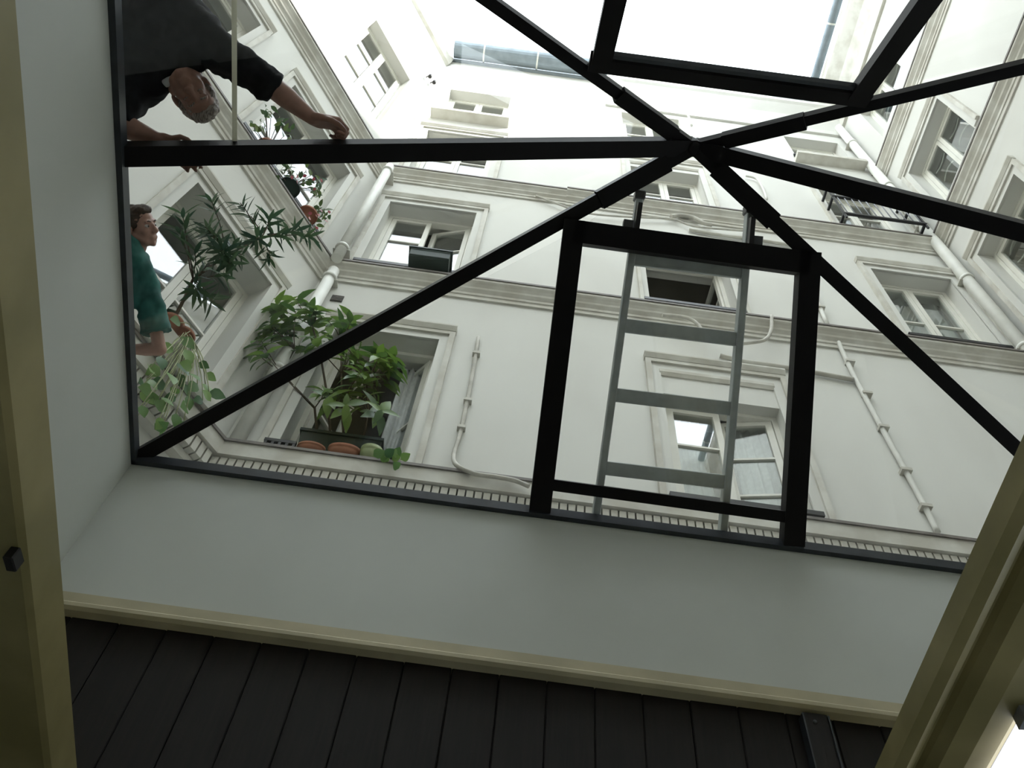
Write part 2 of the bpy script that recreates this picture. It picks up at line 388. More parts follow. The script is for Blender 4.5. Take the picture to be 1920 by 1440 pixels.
    # the dim room behind
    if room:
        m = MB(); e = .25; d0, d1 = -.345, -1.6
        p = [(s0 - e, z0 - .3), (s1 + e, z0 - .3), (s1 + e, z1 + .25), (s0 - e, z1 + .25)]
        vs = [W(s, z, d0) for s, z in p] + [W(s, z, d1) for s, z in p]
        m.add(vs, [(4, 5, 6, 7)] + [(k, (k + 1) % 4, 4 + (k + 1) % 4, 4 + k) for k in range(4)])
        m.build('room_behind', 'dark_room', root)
    if guard:
        g = MB().wbox(W, s0 - .06, s1 + .05, z0 + .16, z0 + .205, .02, .05).build('guard_bar', 'iron', root)
        for s in (s0 - .045, s1 + .02):
            MB().wbox(W, s, s + .025, z0 + .16, z0 + .20, -.03, .03).build('bracket', 'iron', g)
    return root

window(WF, HF['F0a'], 'window behind the leafy laurel trough, leaves standing open', angles=(62, 50), muntins=1, guard=False, curtain=[(.68, 1.0)])
window(WF, HF['F0b'], 'window seen between the ladder rungs, leaves ajar', angles=(0, 12), muntins=2, panel=.36, rec=.10, curtain=[(.02, .4), (.62, .98)])
window(WF, HF['F1a'], 'window with the dark green trough on its sill', angles=(0, 16), muntins=2)
window(WF, HF['F1b'], 'wide open dark window behind the upper ladder', angles=(88, 88), muntins=2, crown=False, arch=.10)
window(WF, HF['F1c'], 'net-curtained window beside the corner rain pipe', angles=(0, 0), muntins=1, curtain=[(.02, .98)])
window(WF, HF['F2a'], 'window above the green trough window', muntins=2, guard=False)
window(WF, HF['F2b'], 'window just above the ladder top', muntins=2, guard=False, panel=.2)
window(WF, HF['F2c'], 'window with the black iron balcony rail', muntins=2, guard=False, arch=.1)
window(WF, HF['F3a'], 'small window in the sunlit top storey', muntins=2, guard=False, sill=.16, arch=0)
window(WF, HF['F3b'], 'top storey window behind the hub of the glass roof', muntins=2, guard=False, sill=.12, arch=0)
window(WF, HF['F3c'], 'top storey window over the balcony rail', muntins=2, guard=True, sill=.16, arch=0)
window(WL, HL['L1'], 'bright window behind the oleander', angles=(0, 0), muntins=1, guard=False, rec=.24)
window(WL, HL['L2'], 'window crowded with flower pots', angles=(0, 0), muntins=1, guard=True)
window(WL, HL['L3'], 'window over the bending man', muntins=1, guard=True)
window(WL, HL['L4'], 'sunlit window over the flower pot window', muntins=2, guard=False, arch=0)
window(WL, HL['L5'], 'sunlit window high over the bending man', muntins=2, guard=False, arch=0)
window(WR, HR['R1'], 'lowest window of the facade with patterned panes', muntins=1, grille=True)
window(WR, HR['R2'], 'patterned window beside the lower rain pipe', muntins=1, grille=True, guard=False)
window(WR, HR['R3'], 'pair of patterned panes beside the mid rain pipe', muntins=0, grille=True, guard=False)
window(WR, HR['R4'], 'highest patterned panes below the eaves', muntins=0, grille=True, guard=False, arch=0)
window(WR, HR['R5'], 'patterned window farther along the same facade', muntins=1, grille=True, guard=False)
MB().wbox(WL, .30, 1.50, 4.56, 4.80, -.02, .20).build('window_sill', 'mould', bpy.data.objects['window_12'])

# ---- balcony rail
def rail_pts(a, b): return [a, b]
root = empty('balcony_rail', WF(4.4, 10.36, .15)); tag(root, 'black iron balcony rail with thin pale balusters', 'railing')
O = .24
for z, nm in ((10.50, 'lower_rail'), (11.10, 'upper_rail'), (11.42, 'top_rail')):
    MB().wbox(WF, 3.86, 4.92, z - .018, z + .018, O - .018, O + .018).build(nm, 'iron', root)
    for s in (3.86, 4.89): MB().wbox(WF, s, s + .03, z - .016, z + .016, -.01, O - .015).build('wall_stay', 'iron', root)
for k in range(11):
    s = 3.93 + k * .094
    MB().tube([WF(s, 10.50, O), WF(s, 11.42, O)], .008, 6).build('baluster', 'lamp_body', root)
for s in (3.875, 4.905): MB().wbox(WF, s - .012, s + .012, 10.37, 11.44, O - .012, O + .012).build('corner_post', 'iron', root)

# ---- rain pipes
def rain_pipe(W, s, o, z0, z1, r, zs, label):
    p = MB().tube([W(s, z0, o), W(s, z1, o)], r, 14).build('rain_pipe', 'pipe'); tag(p, label, 'pipe')
    for z in zs:
        MB().lathe(W(s, z, o), [(r + .004, -.04), (r + .016, -.035), (r + .016, .0), (r + .004, .01)], 14).build('collar', 'pipe', p)
        MB().wbox(W, s - r - .03, s + r + .03, z - .055, z - .045, 0.0, o + .01).build('wall_clip', 'mould', p)
rain_pipe(WF, -1.86, .075, 4.58, 7.40, .055, (5.6, 7.25), 'white rain pipe in the corner beside the laurel, lower length')
rain_pipe(WF, -1.86, .16, 7.5, 10.2, .055, (7.75, 10.05), 'white rain pipe in the corner over the laurel, upper length')
rain_pipe(WF, 5.02, .10, 4.58, 15.2, .065, (5.9, 7.7, 9.25, 10.8, 12.3, 14.3), 'white rain pipe down the corner by the patterned panes')

# ---- conduits and cables on the facing facade
def run(pts, r, o, label, m='cable', name='cable', clips=(), clipm='mould'):
    P = [PF(q[0], q[1], q[2] if len(q) > 2 else o) for q in pts]
    # ease the corners
    Q = [P[0]]
    for i in range(len(P) - 1):
        a = P[max(i - 1, 0)]; b = P[i]; c = P[i + 1]; d = P[min(i + 2, len(P) - 1)]
        for t in (.25, .5, .75, 1):
            Q.append(.5 * ((2 * b) + (c - a) * t + (2 * a - 5 * b + 4 * c - d) * t * t + (3 * b - a - 3 * c + d) * t ** 3))
    ob = MB().tube(Q, r, 8).build(name, m); tag(ob, label, name)
    for (x, y) in clips:
        p = PF(x, y, o); MB().box((p.x - r * 1.9, YW - o - r * 1.5, p.z - .016), (p.x + r * 1.9, YW + .005, p.z + .016)).build('clip', clipm, ob)
    return ob
run([(897, 632), (888, 690), (876, 752), (862, 815), (851, 852, .05), (856, 872, .16), (890, 888, .19), (930, 894, .19), (965, 901, .19), (992, 912, .19)], .017, .022, 'pale conduit dropping beside the laurel window and turning along the ledge', name='conduit', clips=[(893, 664), (877, 752), (865, 803)])
run([(1005, 367), (1050, 384), (1090, 398), (1150, 405), (1210, 408), (1262, 411), (1300, 424), (1370, 431), (1412, 434)], .013, .05, 'grey cable sagging between the ladder hooks')
run([(1258, 406), (1275, 404), (1300, 408), (1318, 418), (1335, 422)], .028, .06, 'tangle of taped cable between the ladder hooks')
run([(1292, 431), (1350, 441), (1420, 450), (1490, 461)], .024, .03, 'grey capped pipe lying level behind the ladder top', m='mould')
run([(1242, 591), (1288, 596), (1310, 610), (1322, 630), (1350, 641), (1372, 645), (1412, 642), (1436, 636), (1446, 618), (1447, 592)], .018, .13, 'looped cable hanging below the wide open window')
run([(1350, 667), (1400, 679), (1480, 690), (1600, 712)], .024, .03, 'grey capped pipe lying level over the lower ladder window', m='mould')
run([(1524, 545), (1552, 610)], .022, .03, 'white conduit above the lower string course', m='pipe', name='conduit', clips=[(1538, 578)])
run([(1572, 642), (1600, 702), (1660, 815), (1700, 887), (1735, 952), (1758, 998)], .022, .03, 'long white conduit running down to the dentilled ledge', m='pipe', name='conduit', clips=[(1593, 680), (1625, 740), (1656, 803), (1698, 884), (1735, 952)])
run([(1398, 330), (1418, 335), (1430, 352), (1438, 374)], .016, .04, 'white cable bent over the near half of the string course', m='pipe')
run([(1283, 178), (1286, 202), (1297, 236)], .02, .10, 'white cable hanging from the deep coved cornice', m='pipe')
p = PF(632, 560, .005)
g = MB().box((p.x - .055, YW - .012, p.z - .055), (p.x + .055, YW + .005, p.z + .055)).build('vent_grille', 'grille'); tag(g, 'small dark vent grille beside the corner rain pipe', 'vent')
for k in range(4): MB().box((p.x - .05, YW - .02, p.z - .045 + k * .026), (p.x + .05, YW - .011, p.z - .037 + k * .026)).build('slat', 'flash', g)
a, b = PF(893, 117, .01), PF(955, 125, .01)
g = MB().box((a.x, YW - .02, a.z - .05), (b.x, YW + .005, a.z + .2)).build('roof_vent', 'grille'); tag(g, 'dark slot vent under the zinc gutter', 'vent')
for k in range(5):
    t = a.x + (b.x - a.x) * (k + .3) / 5; MB().box((t, YW - .03, a.z - .05), (t + .03, YW - .019, a.z + .2)).build('slat', 'flash', g)
p = PLf(812, 146, .1)
root = empty('wall_bracket', p); tag(root, 'small dark iron bracket high on the sunlit wall', 'bracket')
for d in ((-.06, 0), (.06, -.05)):
    q = p + dL * d[0] + V((0, 0, d[1])); MB().lathe(q, [(.012, -.12), (.035, -.1), (.03, -.02), (.012, .02)], 8).build('insulator', 'iron', root)
    MB().tube([q + V((0, 0, .02)), q - nL * .06 + V((0, 0, .06)), q - nL * .11 + V((0, 0, .06))], .01, 6).build('arm', 'iron', root)

# ---- terrace around the glass roof
LF, RF, RB, LB = V((-1.70, 2.662, 3)), V((3.18, 2.646, 3)), V((3.18, -.19, 3)), V((-1.43, -.10, 3))
APEX = V((.702, 1.191, 4.059)); LM = V((-1.553, 1.191, 3)); RM = V((3.18, 1.191, 3))
def slab(name, pts, z0, z1, m, label=None, par=None):
    mm = MB().add([V((p[0], p[1], z)) for z in (z0, z1) for p in pts], [])
    n = len(pts); mm.f = [tuple(range(n - 1, -1, -1)), tuple(range(n, 2 * n))] + [(i, (i + 1) % n, n + (i + 1) % n, n + i) for i in range(n)]
    o = mm.build(name, m, par)
    return struct(o, label) if par is None else o
fl = struct(empty('floor_terrace', (0, 0, 2.9)), 'grey paved terrace around the glass roof')
e = .03
slab('paving', [(-3.2, 2.66 + e), (5.2, 2.66 + e), (5.2, 3.95), (-2.2, 3.95), (-3.2, 3.3)], 2.82, 2.96, 'paving', par=fl)
slab('paving', [(3.18 + e, -7), (5.2, -7), (5.2, 2.66 + e), (3.18 + e, 2.66 + e)], 2.82, 2.96, 'paving', par=fl)
slab('paving', [(-6.5, -.2 - e), (3.18 + e, -.2 - e), (3.18 + e, -7), (-6.5, -7)], 2.82, 2.96, 'paving', par=fl)
slab('paving', [(-6.5, -.2 - e), (-1.40 - e, -.2 - e), (-1.70 - e, 2.66 + e), (-3.2, 2.66 + e), (-6.5, -1.6)], 2.82, 2.96, 'paving', par=fl)

# ================================================================= THE LIGHT WELL AND THE ROOM BELOW
B = 2.08
def wellwall(name, a, b, z0, z1, out, label, m='wellwhite', th=.1):
    a, b = V((a.x, a.y, 0)), V((b.x, b.y, 0)); n = V(out).normalized() * th
    pts = [a, b, b + n, a + n]
    return slab(name, [(p.x, p.y) for p in pts], z0, z1, m, label)
ww = wellwall('wall_well_front', LF, RF, B + .02, 2.975, (0, 1, 0), 'plain white wall of the light well under the glass roof')
wellwall('wall_well_left', LB, LF + V((0, .08, 0)), -1.5, 2.975, (-1, -.1, 0), 'plain white side wall of the light well')
wellwall('wall_well_right', RB, RF, B, 2.975, (1, 0, 0), 'white side wall of the light well past the moulded frame')
wellwall('wall_well_back', LB, RB, B, 2.975, (0, -1, 0), 'white wall of the light well overhead')
t = struct(MB().prof(lambda s, z, o: V((s, 2.655 - o, z)), -1.70, 3.3, [(-.05, B), (.032, B), (.046, B + .010), (.046, B + .026), (.034, B + .038), (.012, B + .042), (.010, B + .10), (-.05, B + .10)]).build('trim_14', 'cream'), 'cream wooden moulding along the foot of the light well wall')
# dark planked wall below
dw = struct(empty('wall_planked', (0, 2.7, -1.5)), 'dark stained plank wall below the cream moulding')
proto = None; x = -1.7
pm = MB().box((0, 2.665, -1.5), (.178, 2.70, B + .005))
while x < 3.2:
    if proto is None: proto = o = pm.build('plank', 'darkwood', dw, bevel=.004); proto.matrix_parent_inverse = Matrix.Translation((0, -2.7, 1.5))
    else: o = proto.copy(); COL.objects.link(o)
    o.location.x = x; o.location.y = random.uniform(-.002, .002); x += .18
slab('backing', [(-1.7, 2.70), (3.3, 2.70), (3.3, 2.76), (-1.7, 2.76)], -1.5, B, 'darkwood', par=dw)
dj = empty('sliding_door_track', (1.28, 2.64, -1.5)); tag(dj, 'dark upright door track with two thin metal edges against planks', 'track')
MB().box((1.235, 2.628, -1.5), (1.322, 2.664, B - .012)).build('channel', 'darkwood', dj)
for x in (1.226, 1.322): MB().box((x, 2.620, -1.5), (x + .006, 2.664, B - .02)).build('edge_strip', 'rim', dj)
MB().lathe((1.27, 2.628, 2.03), [(.008, 0), (.008, .004), (.003, .006)], 10, V((0, -1, 0))).build('screw', 'rim', dj)
# rest of the room
slab('floor', [(-4, -3), (4.5, -3), (4.5, 2.76), (-4, 2.76)], -1.6, -1.5, 'wellwhite', 'pale floor of the room below')
for nm, a, b in (('wall_room_left', (-4, -3), (-3.9, 2.76)), ('wall_room_right', (4.4, -3), (4.5, 2.76)), ('wall_room_back', (-4, -3.1), (4.5, -3))):
    struct(MB().box((*a, -1.5), (*b, B + .1)).build(nm, 'roomwall'), 'cream wall of the room below')
ce = struct(empty('ceiling', (0, 0, B)), 'cream ceiling around the light well')
for a, b in (((-4, -3.1), (4.5, -.3)), ((3.28, -.3), (4.5, 2.76)), ((-4, -.3), (-1.83, 2.76))):
    MB().box((*a, B + .0), (*b, B + .12)).build('ceiling_panel', 'roomwall', ce)
# cream timbers on both sides of the opening
def along(pa, pb, offs):      # offs: section [(sideways, z)] carried from pa to pb
    pa, pb = V((*pa, 0)), V((*pb, 0)); d = (pb - pa).normalized(); sd = V((d.y, -d.x, 0)); n = len(offs)
    vs = [pa + sd * s + V((0, 0, z)) for s, z in offs] + [pb + sd * s + V((0, 0, z)) for s, z in offs]
    return MB().add(vs, [tuple(range(n - 1, -1, -1)), tuple(range(n, 2 * n))] + [(i, (i + 1) % n, n + (i + 1) % n, n + i) for i in range(n)])
lb = struct(empty('trim_15', (-1.1, 1, 1.5)), 'old cream timber framing the view beside the bending man')
along((-.755, -.8), (-1.183, 2.66), [(0, 1.335), (-.012, 1.32), (-.45, 1.32), (-.45, 1.46), (0, 1.46)]).build('beam', 'olive', lb)
p = PD(24, 1052, 1); p = p * (1.30 / p.z)
lk = MB().box((p.x - .012, p.y - .025, 1.285), (p.x + .012, p.y + .02, 1.322)).build('latch', 'iron', lb, bevel=.003)
rb = struct(empty('trim_16', (1.2, 1.5, 1.5)), 'moulded cream timber frame with stepped edges, next to the lamp')
a, b = (.975, -.8), (1.253, 2.655)
along(a, b, [(0, 1.5), (.0, 1.575), (.40, 1.575), (.40, 1.54), (.26, 1.54), (.255, 1.50), (.235, 1.488), (.17, 1.48), (.11, 1.488), (.085, 1.51), (.075, 1.524), (.062, 1.524), (.055, 1.505), (.03, 1.492)]).build('moulded_frame', 'olive', rb)
# lamp
lp = empty('batten_lamp', (1.5, 2.2, 1.53)); tag(lp, 'glaring white batten lamp at the edge beyond the moulded frame', 'lamp')
along((1.395, 1.60), (1.485, 2.655), [(0.02, 1.50), (.02, 1.535), (.20, 1.535), (.20, 1.50)]).build('housing', 'lamp_body', lp)
along((1.411, 1.80), (1.485, 2.655), [(.045, 1.455), (.03, 1.499), (.19, 1.499), (.175, 1.455)]).build('diffuser', 'lamp', lp)
along((1.397, 1.75), (1.403, 1.80), [(.01, 1.45), (.01, 1.499), (.20, 1.499), (.20, 1.45)]).build('end_cap', 'lamp_body', lp)

# ================================================================= THE PYRAMID SKYLIGHT
sk = empty('pyramid_skylight', (.7, 1.2, 3.0)); tag(sk, 'black steel pyramid glass roof with bars meeting at a central hub', 'skylight')
UP = V((0, 0, 1))
def nrm(a, b, c):
    n = (V(b) - V(a)).cross(V(c) - V(a)).normalized(); return n if n.z > 0 else -n
nF, nB, nLs, nRs = nrm(LF, RF, APEX), nrm(LB, RB, APEX), nrm(LB, LF, APEX), nrm(RB, RF, APEX)
for a, b, up in ((LF, APEX, (nF + nLs)), (RF, APEX, (nF + nRs)), (RB, APEX, (nB + nRs)), (LB, APEX, (nB + nLs))):
    wd, dp = (.066, .05) if a.y > 1 else (.050, .036)
    MB().bar(a, b, wd, dp, up.normalized(), .02).build('hip_bar', 'steel', sk)
    d = (a - APEX).normalized(); q = APEX + d * .15
    MB().bar(q, APEX + d * .52, wd + .022, dp, up.normalized(), .008).build('splice_plate', 'steel', sk)
MB().bar(LM, APEX, .080, .055, nLs, .03).build('rafter', 'steel', sk)
MB().bar(RM, APEX, .076, .055, nRs, .03).build('rafter', 'steel', sk)
MB().lathe(APEX + V((0, 0, -.11)), [(.02, .06), (.034, .07), (.036, .12), (.03, .16)], 12).build('hub', 'steel', sk)
def on_face(n, p0, x, y):
    z = p0.z - (n.x * (x - p0.x) + n.y * (y - p0.y)) / n.z; return V((x, y, z))
fF = lambda x, y: on_face(nF, LF, x, y)
fB = lambda x, y: on_face(nB, LB, x, y)
# opening frame in the facing slope
yl, yh = 2.648, 1.585
FL0, FR0, FL1, FR1 = fF(.205, yl), fF(1.385, yl), fF(.19, yh), fF(1.305, yh)
MB().bar(FL0, FL1 + (FL1 - FL0) * .04, .098, .075, nF, .03).build('vent_stile', 'steel', sk)
MB().bar(FR0, FR1 + (FR1 - FR0) * .04, .098, .075, nF, .03).build('vent_stile', 'steel', sk)
MB().bar(FL1, FR1, .105, .075, nF, .03).build('vent_head', 'steel', sk)
MB().bar(fF(.205, 2.545), fF(1.38, 2.545), 0.052, .06, nF, .02).build('vent_foot_rail', 'steel', sk)
# opening frame in the slope overhead
BL0, BR0, BL1, BR1 = fB(.20, -.12), fB(1.30, -.12), fB(.19, .80), fB(1.275, .80)
MB().bar(BL0, BL1, .082, .05, nB, .02).build('vent_stile', 'steel', sk)
MB().bar(BR0, BR1, .082, .05, nB, .02).build('vent_stile', 'steel', sk)
MB().bar(BL1 - V((.05, 0, 0)), BR1 + V((.05, 0, 0)), 0.080, .045, nB, .02).build('vent_head', 'steel', sk)
MB().bar(BL1 + V((-.03, -.05, -.035)), BR1 + V((.03, -.05, -.035)), .022, .022, nB).build('hinge_tube', 'rim', sk)
# rim
for a, b in ((LF, RF), (RF, RB), (RB, LB), (LB, LF)):
    mid = V((.7, 1.2, 3)); d = (b - a).normalized(); i = UP.cross(d); i = i if i.dot(mid - (a + b) / 2) > 0 else -i
    MB().bar(a + i * .002 - d * .02, b + i * .002 + d * .02, .05, .05, UP, .012).build('rim_angle', 'rim', sk)
# panes
def pane(pts, n, inset=.0):
    return MB().poly([p + n * .004 for p in pts], n, .008).build('pane', 'glass', sk)
pane([LF, FL0, FL1, APEX + (FL1 - APEX) * .97], nF)
pane([RF, FR0, FR1, APEX + (FR1 - APEX) * .97], nF); pane([FL0, FR0, FR1, FL1], nF); pane([FL1, FR1, APEX], nF)
pane([LF, LM, APEX], nLs); pane([LM, LB, APEX], nLs); pane([RF, RM, APEX], nRs); pane([RM, RB, APEX], nRs)
pane([LB, BL0, BL1], nB); pane([RB, BR0, BR1], nB); pane([BL0, BR0, BR1, BL1], nB); pane([BL1, BR1, APEX], nB)
# reflection in the glass above the man's sleeve, built as a cream strip
def onL(px, py): d = ray(px, py); return d * (nLs.dot(LF) / nLs.dot(d))
MB().bar(onL(440, -60), onL(441, 268), .018, .006, nLs, .022).build('reflection_strip', 'reflection_cream', sk)

# ---- ladder lying on the glass
def onF(px, py, o=.10): d = ray(px, py); return d * ((nF.dot(LF) + o) / nF.dot(d))
la = empty('ladder', (.75, 2.7, 3.1)); tag(la, 'grey aluminium ladder lying on the glass roof with two hooked ends', 'ladder')
a0, a1 = onF(1113, 985), onF(1197, 372); b0, b1 = onF(1350, 1012), onF(1402, 398)
for p, q in ((a0, a1), (b0, b1)):
    MB().bar(p, q, .034, .065, nF).build('stile', 'alu', la, bevel=.004)
    d = (q - p).normalized()
    MB().bar(q - d * .02, q + d * .025, .05, .08, nF, .008).build('end_cap', 'iron', la, bevel=.006)
    MB().bar(q - d * .22, q - d * .05, .022, .05, nF, -.066).build('hook_plate', 'iron', la)
    sd = d.cross(nF) * .04
    MB().bar(q - d * .20 + (sd if p is a0 else -sd), q - d * .13 + (sd if p is a0 else -sd), .045, .05, nF, -.03).build('hook', 'iron', la)
for t in (.175, .395, .605, .81):
    p, q = a0.lerp(a1, t), b0.lerp(b1, t); MB().bar(p, q, .066, .03, nF, -.02).build('rung', 'alu', la, bevel=.003)

# ================================================================= PLANTS
def leaf_mesh(name, L, Wd, m, fold=.25, droop=.25, n=4):
    vs = []; fs = []
    for i in range(n + 1):
        t = i / n; wv = Wd * math.sin(math.pi * (t ** .8 * .96 + .02)) * .5; z = -droop * L * t * t
        vs += [(-wv, L * t, z + fold * wv), (0, L * t, z), (wv, L * t, z + fold * wv)]
    for i in range(n):
        k = i * 3; fs += [(k, k + 1, k + 4, k + 3), (k + 1, k + 2, k + 5, k + 4)]
    me = bpy.data.meshes.new(name); me.from_pydata(vs, [], fs); me.materials.append(M[m])
    for p in me.polygons: p.use_smooth = True
    return me
def put_leaf(me, pos, d, up, root, sc=1.0, name='leaf'):
    d = V(d).normalized(); x = d.cross(V(up))
    x = x.normalized() if x.length > 1e-4 else d.orthogonal().normalized()
    z = x.cross(d)
    o = bpy.data.objects.new(name, me); COL.objects.link(o); o.parent = root
    Mx = Matrix((x, d, z)).transposed().to_4x4(); Mx.translation = pos
    o.matrix_parent_inverse = root.matrix_world.inverted(); o.matrix_basis = Mx @ Matrix.Scale(sc, 4)
    return o
def rnd(): return V((random.gauss(0, 1), random.gauss(0, 1), random.gauss(0, 1))).normalized()
def arc(a, b, bow, n=6, dirv=V((0, 0, 1))):
    return [a.lerp(b, i / n) + dirv * bow * math.sin(math.pi * i / n) + (rnd() * .006 if 0 < i < n else V()) for i in range(n + 1)]

# laurel in its trough on the facing ledge
root = empty('laurel_trough', WF(-1.2, 4.56, .1)); tag(root, 'bushy green laurel in a dark green trough on the dentilled ledge', 'plant')
x0, x1 = -1.50, -.90
m = MB().hexa([WF(x0 + .03, 4.60, -.18), WF(x1 - .03, 4.60, -.18), WF(x1 - .03, 4.60, -.07), WF(x0 + .03, 4.60, -.07), WF(x0, 4.99, -.18), WF(x1, 4.99, -.18), WF(x1, 4.99, -.03), WF(x0, 4.99, -.03)])
m.build('trough', 'greenpot', root)
m = MB(); ring(m, lambda u, z, w: WF(u, 4.985 + w, z), x0 - .012, x1 + .012, -.184, -.018, 0, .03, .025); m.build('trough_lip', 'greenpot', root)
MB().box((x0 + .03, YW + .05, 4.99), (x1 - .03, YW + .17, 5.0)).build('soil', 'soil', root)
for x in (x0 + .04, x1 - .07): MB().wbox(WF, x, x + .03, 4.565, 4.60, -.17, -.075).build('foot', 'iron', root)
lm = leaf_mesh('laurel_leaf', .168, .074, 'leaf_laurel')
CL = [(490, 648, 18, 22, 3), (503, 602, 10, 14, 3), (540, 572, 26, 16, 4), (588, 574, 26, 16, 3), (640, 602, 30, 16, 4), (550, 625, 30, 28, 5), (605, 630, 30, 26, 4),
      (660, 650, 30, 22, 3), (700, 672, 30, 28, 5), (738, 672, 16, 22, 3), (660, 700, 34, 26, 4), (605, 730, 24, 26, 3), (650, 752, 36, 24, 5), (700, 765, 18, 20, 2), (722, 715, 20, 14, 2)]
NODES = [PF(528, 700, .06), PF(552, 655, .10), PF(600, 660, .12), PF(640, 700, .10), PF(688, 722, .10), PF(640, 765, .04), PF(590, 765, .0), PF(690, 775, .02), PF(585, 610, .14), PF(640, 640, .14)]
def trunk(pts, r): MB().tube(pts, [r * (1 - .12 * k) for k in range(len(pts))], 6).build('trunk', 'stem', root)
bz = lambda x: WF(x, 4.99, -.10)
trunk([bz(-1.38), NODES[6], NODES[0], NODES[1]], .011); trunk([bz(-1.28), bz(-1.25).lerp(NODES[2], .5), NODES[2], NODES[8]], .011)
trunk([bz(-1.18), NODES[5], NODES[3], NODES[9]], .010); trunk([bz(-1.05), NODES[7], NODES[4]], .009)
for (cx, cy, rx, ry, k) in CL:
    for _ in range(k):
        a = random.uniform(0, 2 * math.pi); q = math.sqrt(random.random())
        tip = PF(cx + rx * q * math.cos(a), cy + ry * q * math.sin(a), random.uniform(.06, .34) if cx > 530 else random.uniform(.26, .42))
        b = min(NODES, key=lambda p: (p - tip).length + max(0, p.z - tip.z) * 1.5)
        MB().tube([b, b.lerp(tip, .5) + rnd() * .015, tip], [.005, .004, .003], 5).build('stem', 'stem', root)
        td = ((tip - b).normalized() + V((0, -.2, .5))).normalized(); u = td.orthogonal().normalized(); w2 = td.cross(u)
        for j in range(6):
            ang = j * 2.4 + random.random()
            dv = (u * math.cos(ang) + w2 * math.sin(ang)) + td * random.uniform(-.15, .6)
            put_leaf(lm, tip - td * .014 * j, dv, td + V((0, 0, .3)), root, random.uniform(.75, 1.15))
# iron window box rail beside the trough
root = empty('sill_rail', WF(-1.6, 4.56, .05)); tag(root, 'short black slotted rail beside the laurel trough', 'railing')
for z in (4.60, 4.70): MB().wbox(WF, -1.68, -1.455, z - .015, z + .015, .06, .085).build('rail', 'iron', root)
for k in range(5): MB().wbox(WF, -1.675 + k * .05, -1.655 + k * .05, 4.565, 4.70, .062, .083).build('upright', 'iron', root)

def pot(root, c, r, h, m, tilt=V((0, 0, 1)), lip=True, name='pot'):
    pr = [(r * .68, 0), (r * .92, h * .8), (r * 1.06, h * .8), (r * 1.08, h), (r * .9, h), (r * .85, h * .86)]
    return MB().lathe(c, pr, 20, tilt).build(name, m, root)
def potted(name, label, c, r, h, m, group=None):
    root = empty(name, c); tag(root, label, 'plant pot' if name == 'plant_pot' else 'plant', group)
    p = pot(root, c, r, h, m)
    MB().lathe(V(c) + V((0, 0, h * .85)), [(r * .86, 0), (r * .86, .006)], 16).build('soil', 'soil', root)
    return root
# saucer-like pots and ivy at the ledge edge
for (px, rx, ry, h, m_, lb_, o) in ((578, .10, .055, .085, 'terracotta', 'wide terracotta bowl below the laurel trough, nearest the corner', .095), (642, .115, .055, .115, 'terracotta', 'wide terracotta bowl below the middle of the laurel trough', .095),
                             (694, .078, .055, .15, 'palegreen', 'pale green bowl between the wide terracotta bowl and the ivy', .095)):
    c = PF(px, 852, o); c.z = 4.575
    rt = empty('plant_pot', c); tag(rt, lb_, 'plant pot')
    for nm, pr, mm in (('bowl', [(.70, 0), (.93, h * .6), (.95, h * .74), (1, h * .76), (1, h), (.9, h)], m_), ('soil', [(.9, h * .93), (.9, h * .97)], 'soil')):
        b_ = MB().lathe((0, 0, 0), pr, 28)
        b_.v = [V((c.x + p.x * rx, c.y + p.y * ry, c.z + p.z)) for p in b_.v]; b_.build(nm, mm, rt)
c = PF(728, 866, .10); c.z = 4.575
rt = potted('ivy_pot', 'small pot of bright ivy spilling over the ledge', c, .055, .09, 'greenpot')
im = leaf_mesh('ivy_leaf', .075, .07, 'leaf_pothos', .15, .2)
for (px, py) in ((700, 855), (712, 858), (722, 856), (735, 862), (745, 852), (752, 862), (748, 878), (728, 866), (740, 858)):
    tip = PF(px, py, random.uniform(.18, .26)); MB().tube(arc(c + V((0, 0, .09)), tip, .03), .003, 5).build('stem', 'vine', rt)
    put_leaf(im, tip, V((random.uniform(-1, 1), -.6, random.uniform(-.6, .6))), V((0, -.6, -.5)), rt, random.uniform(.8, 1.2))

# green trough on the upper sill
root = empty('window_trough', WF(-1.2, 7.6, .1)); tag(root, 'empty dark green plastic trough hooked on the window guard bar', 'planter')
a, b = PF(757, 500, .16), PF(842, 508, .16)
x0, x1, zb = a.x, b.x, 7.66
m = MB()
sec = [(.08, 0), (.06, .02), (.052, .11), (.045, .12), (.045, .155), (.245, .155), (.245, .12), (.238, .11), (.23, .02), (.21, 0)]
m.prof(WF, x0 + .02, x1 - .02, [(o, zb + z) for o, z in sec]); m.build('trough', 'greenpot', root, bevel=.004)
m = MB(); ring(m, lambda u, z, w: WF(u, zb + .14 + w, z), x0, x1, .035, .255, 0, .022, .03); m.build('trough_lip', 'greenpot', root)
for x in (x0 + .08, x1 - .1): MB().wbox(WF, x, x + .02, zb + .02, zb + .16, .02, .05).build('hook', 'iron', root)

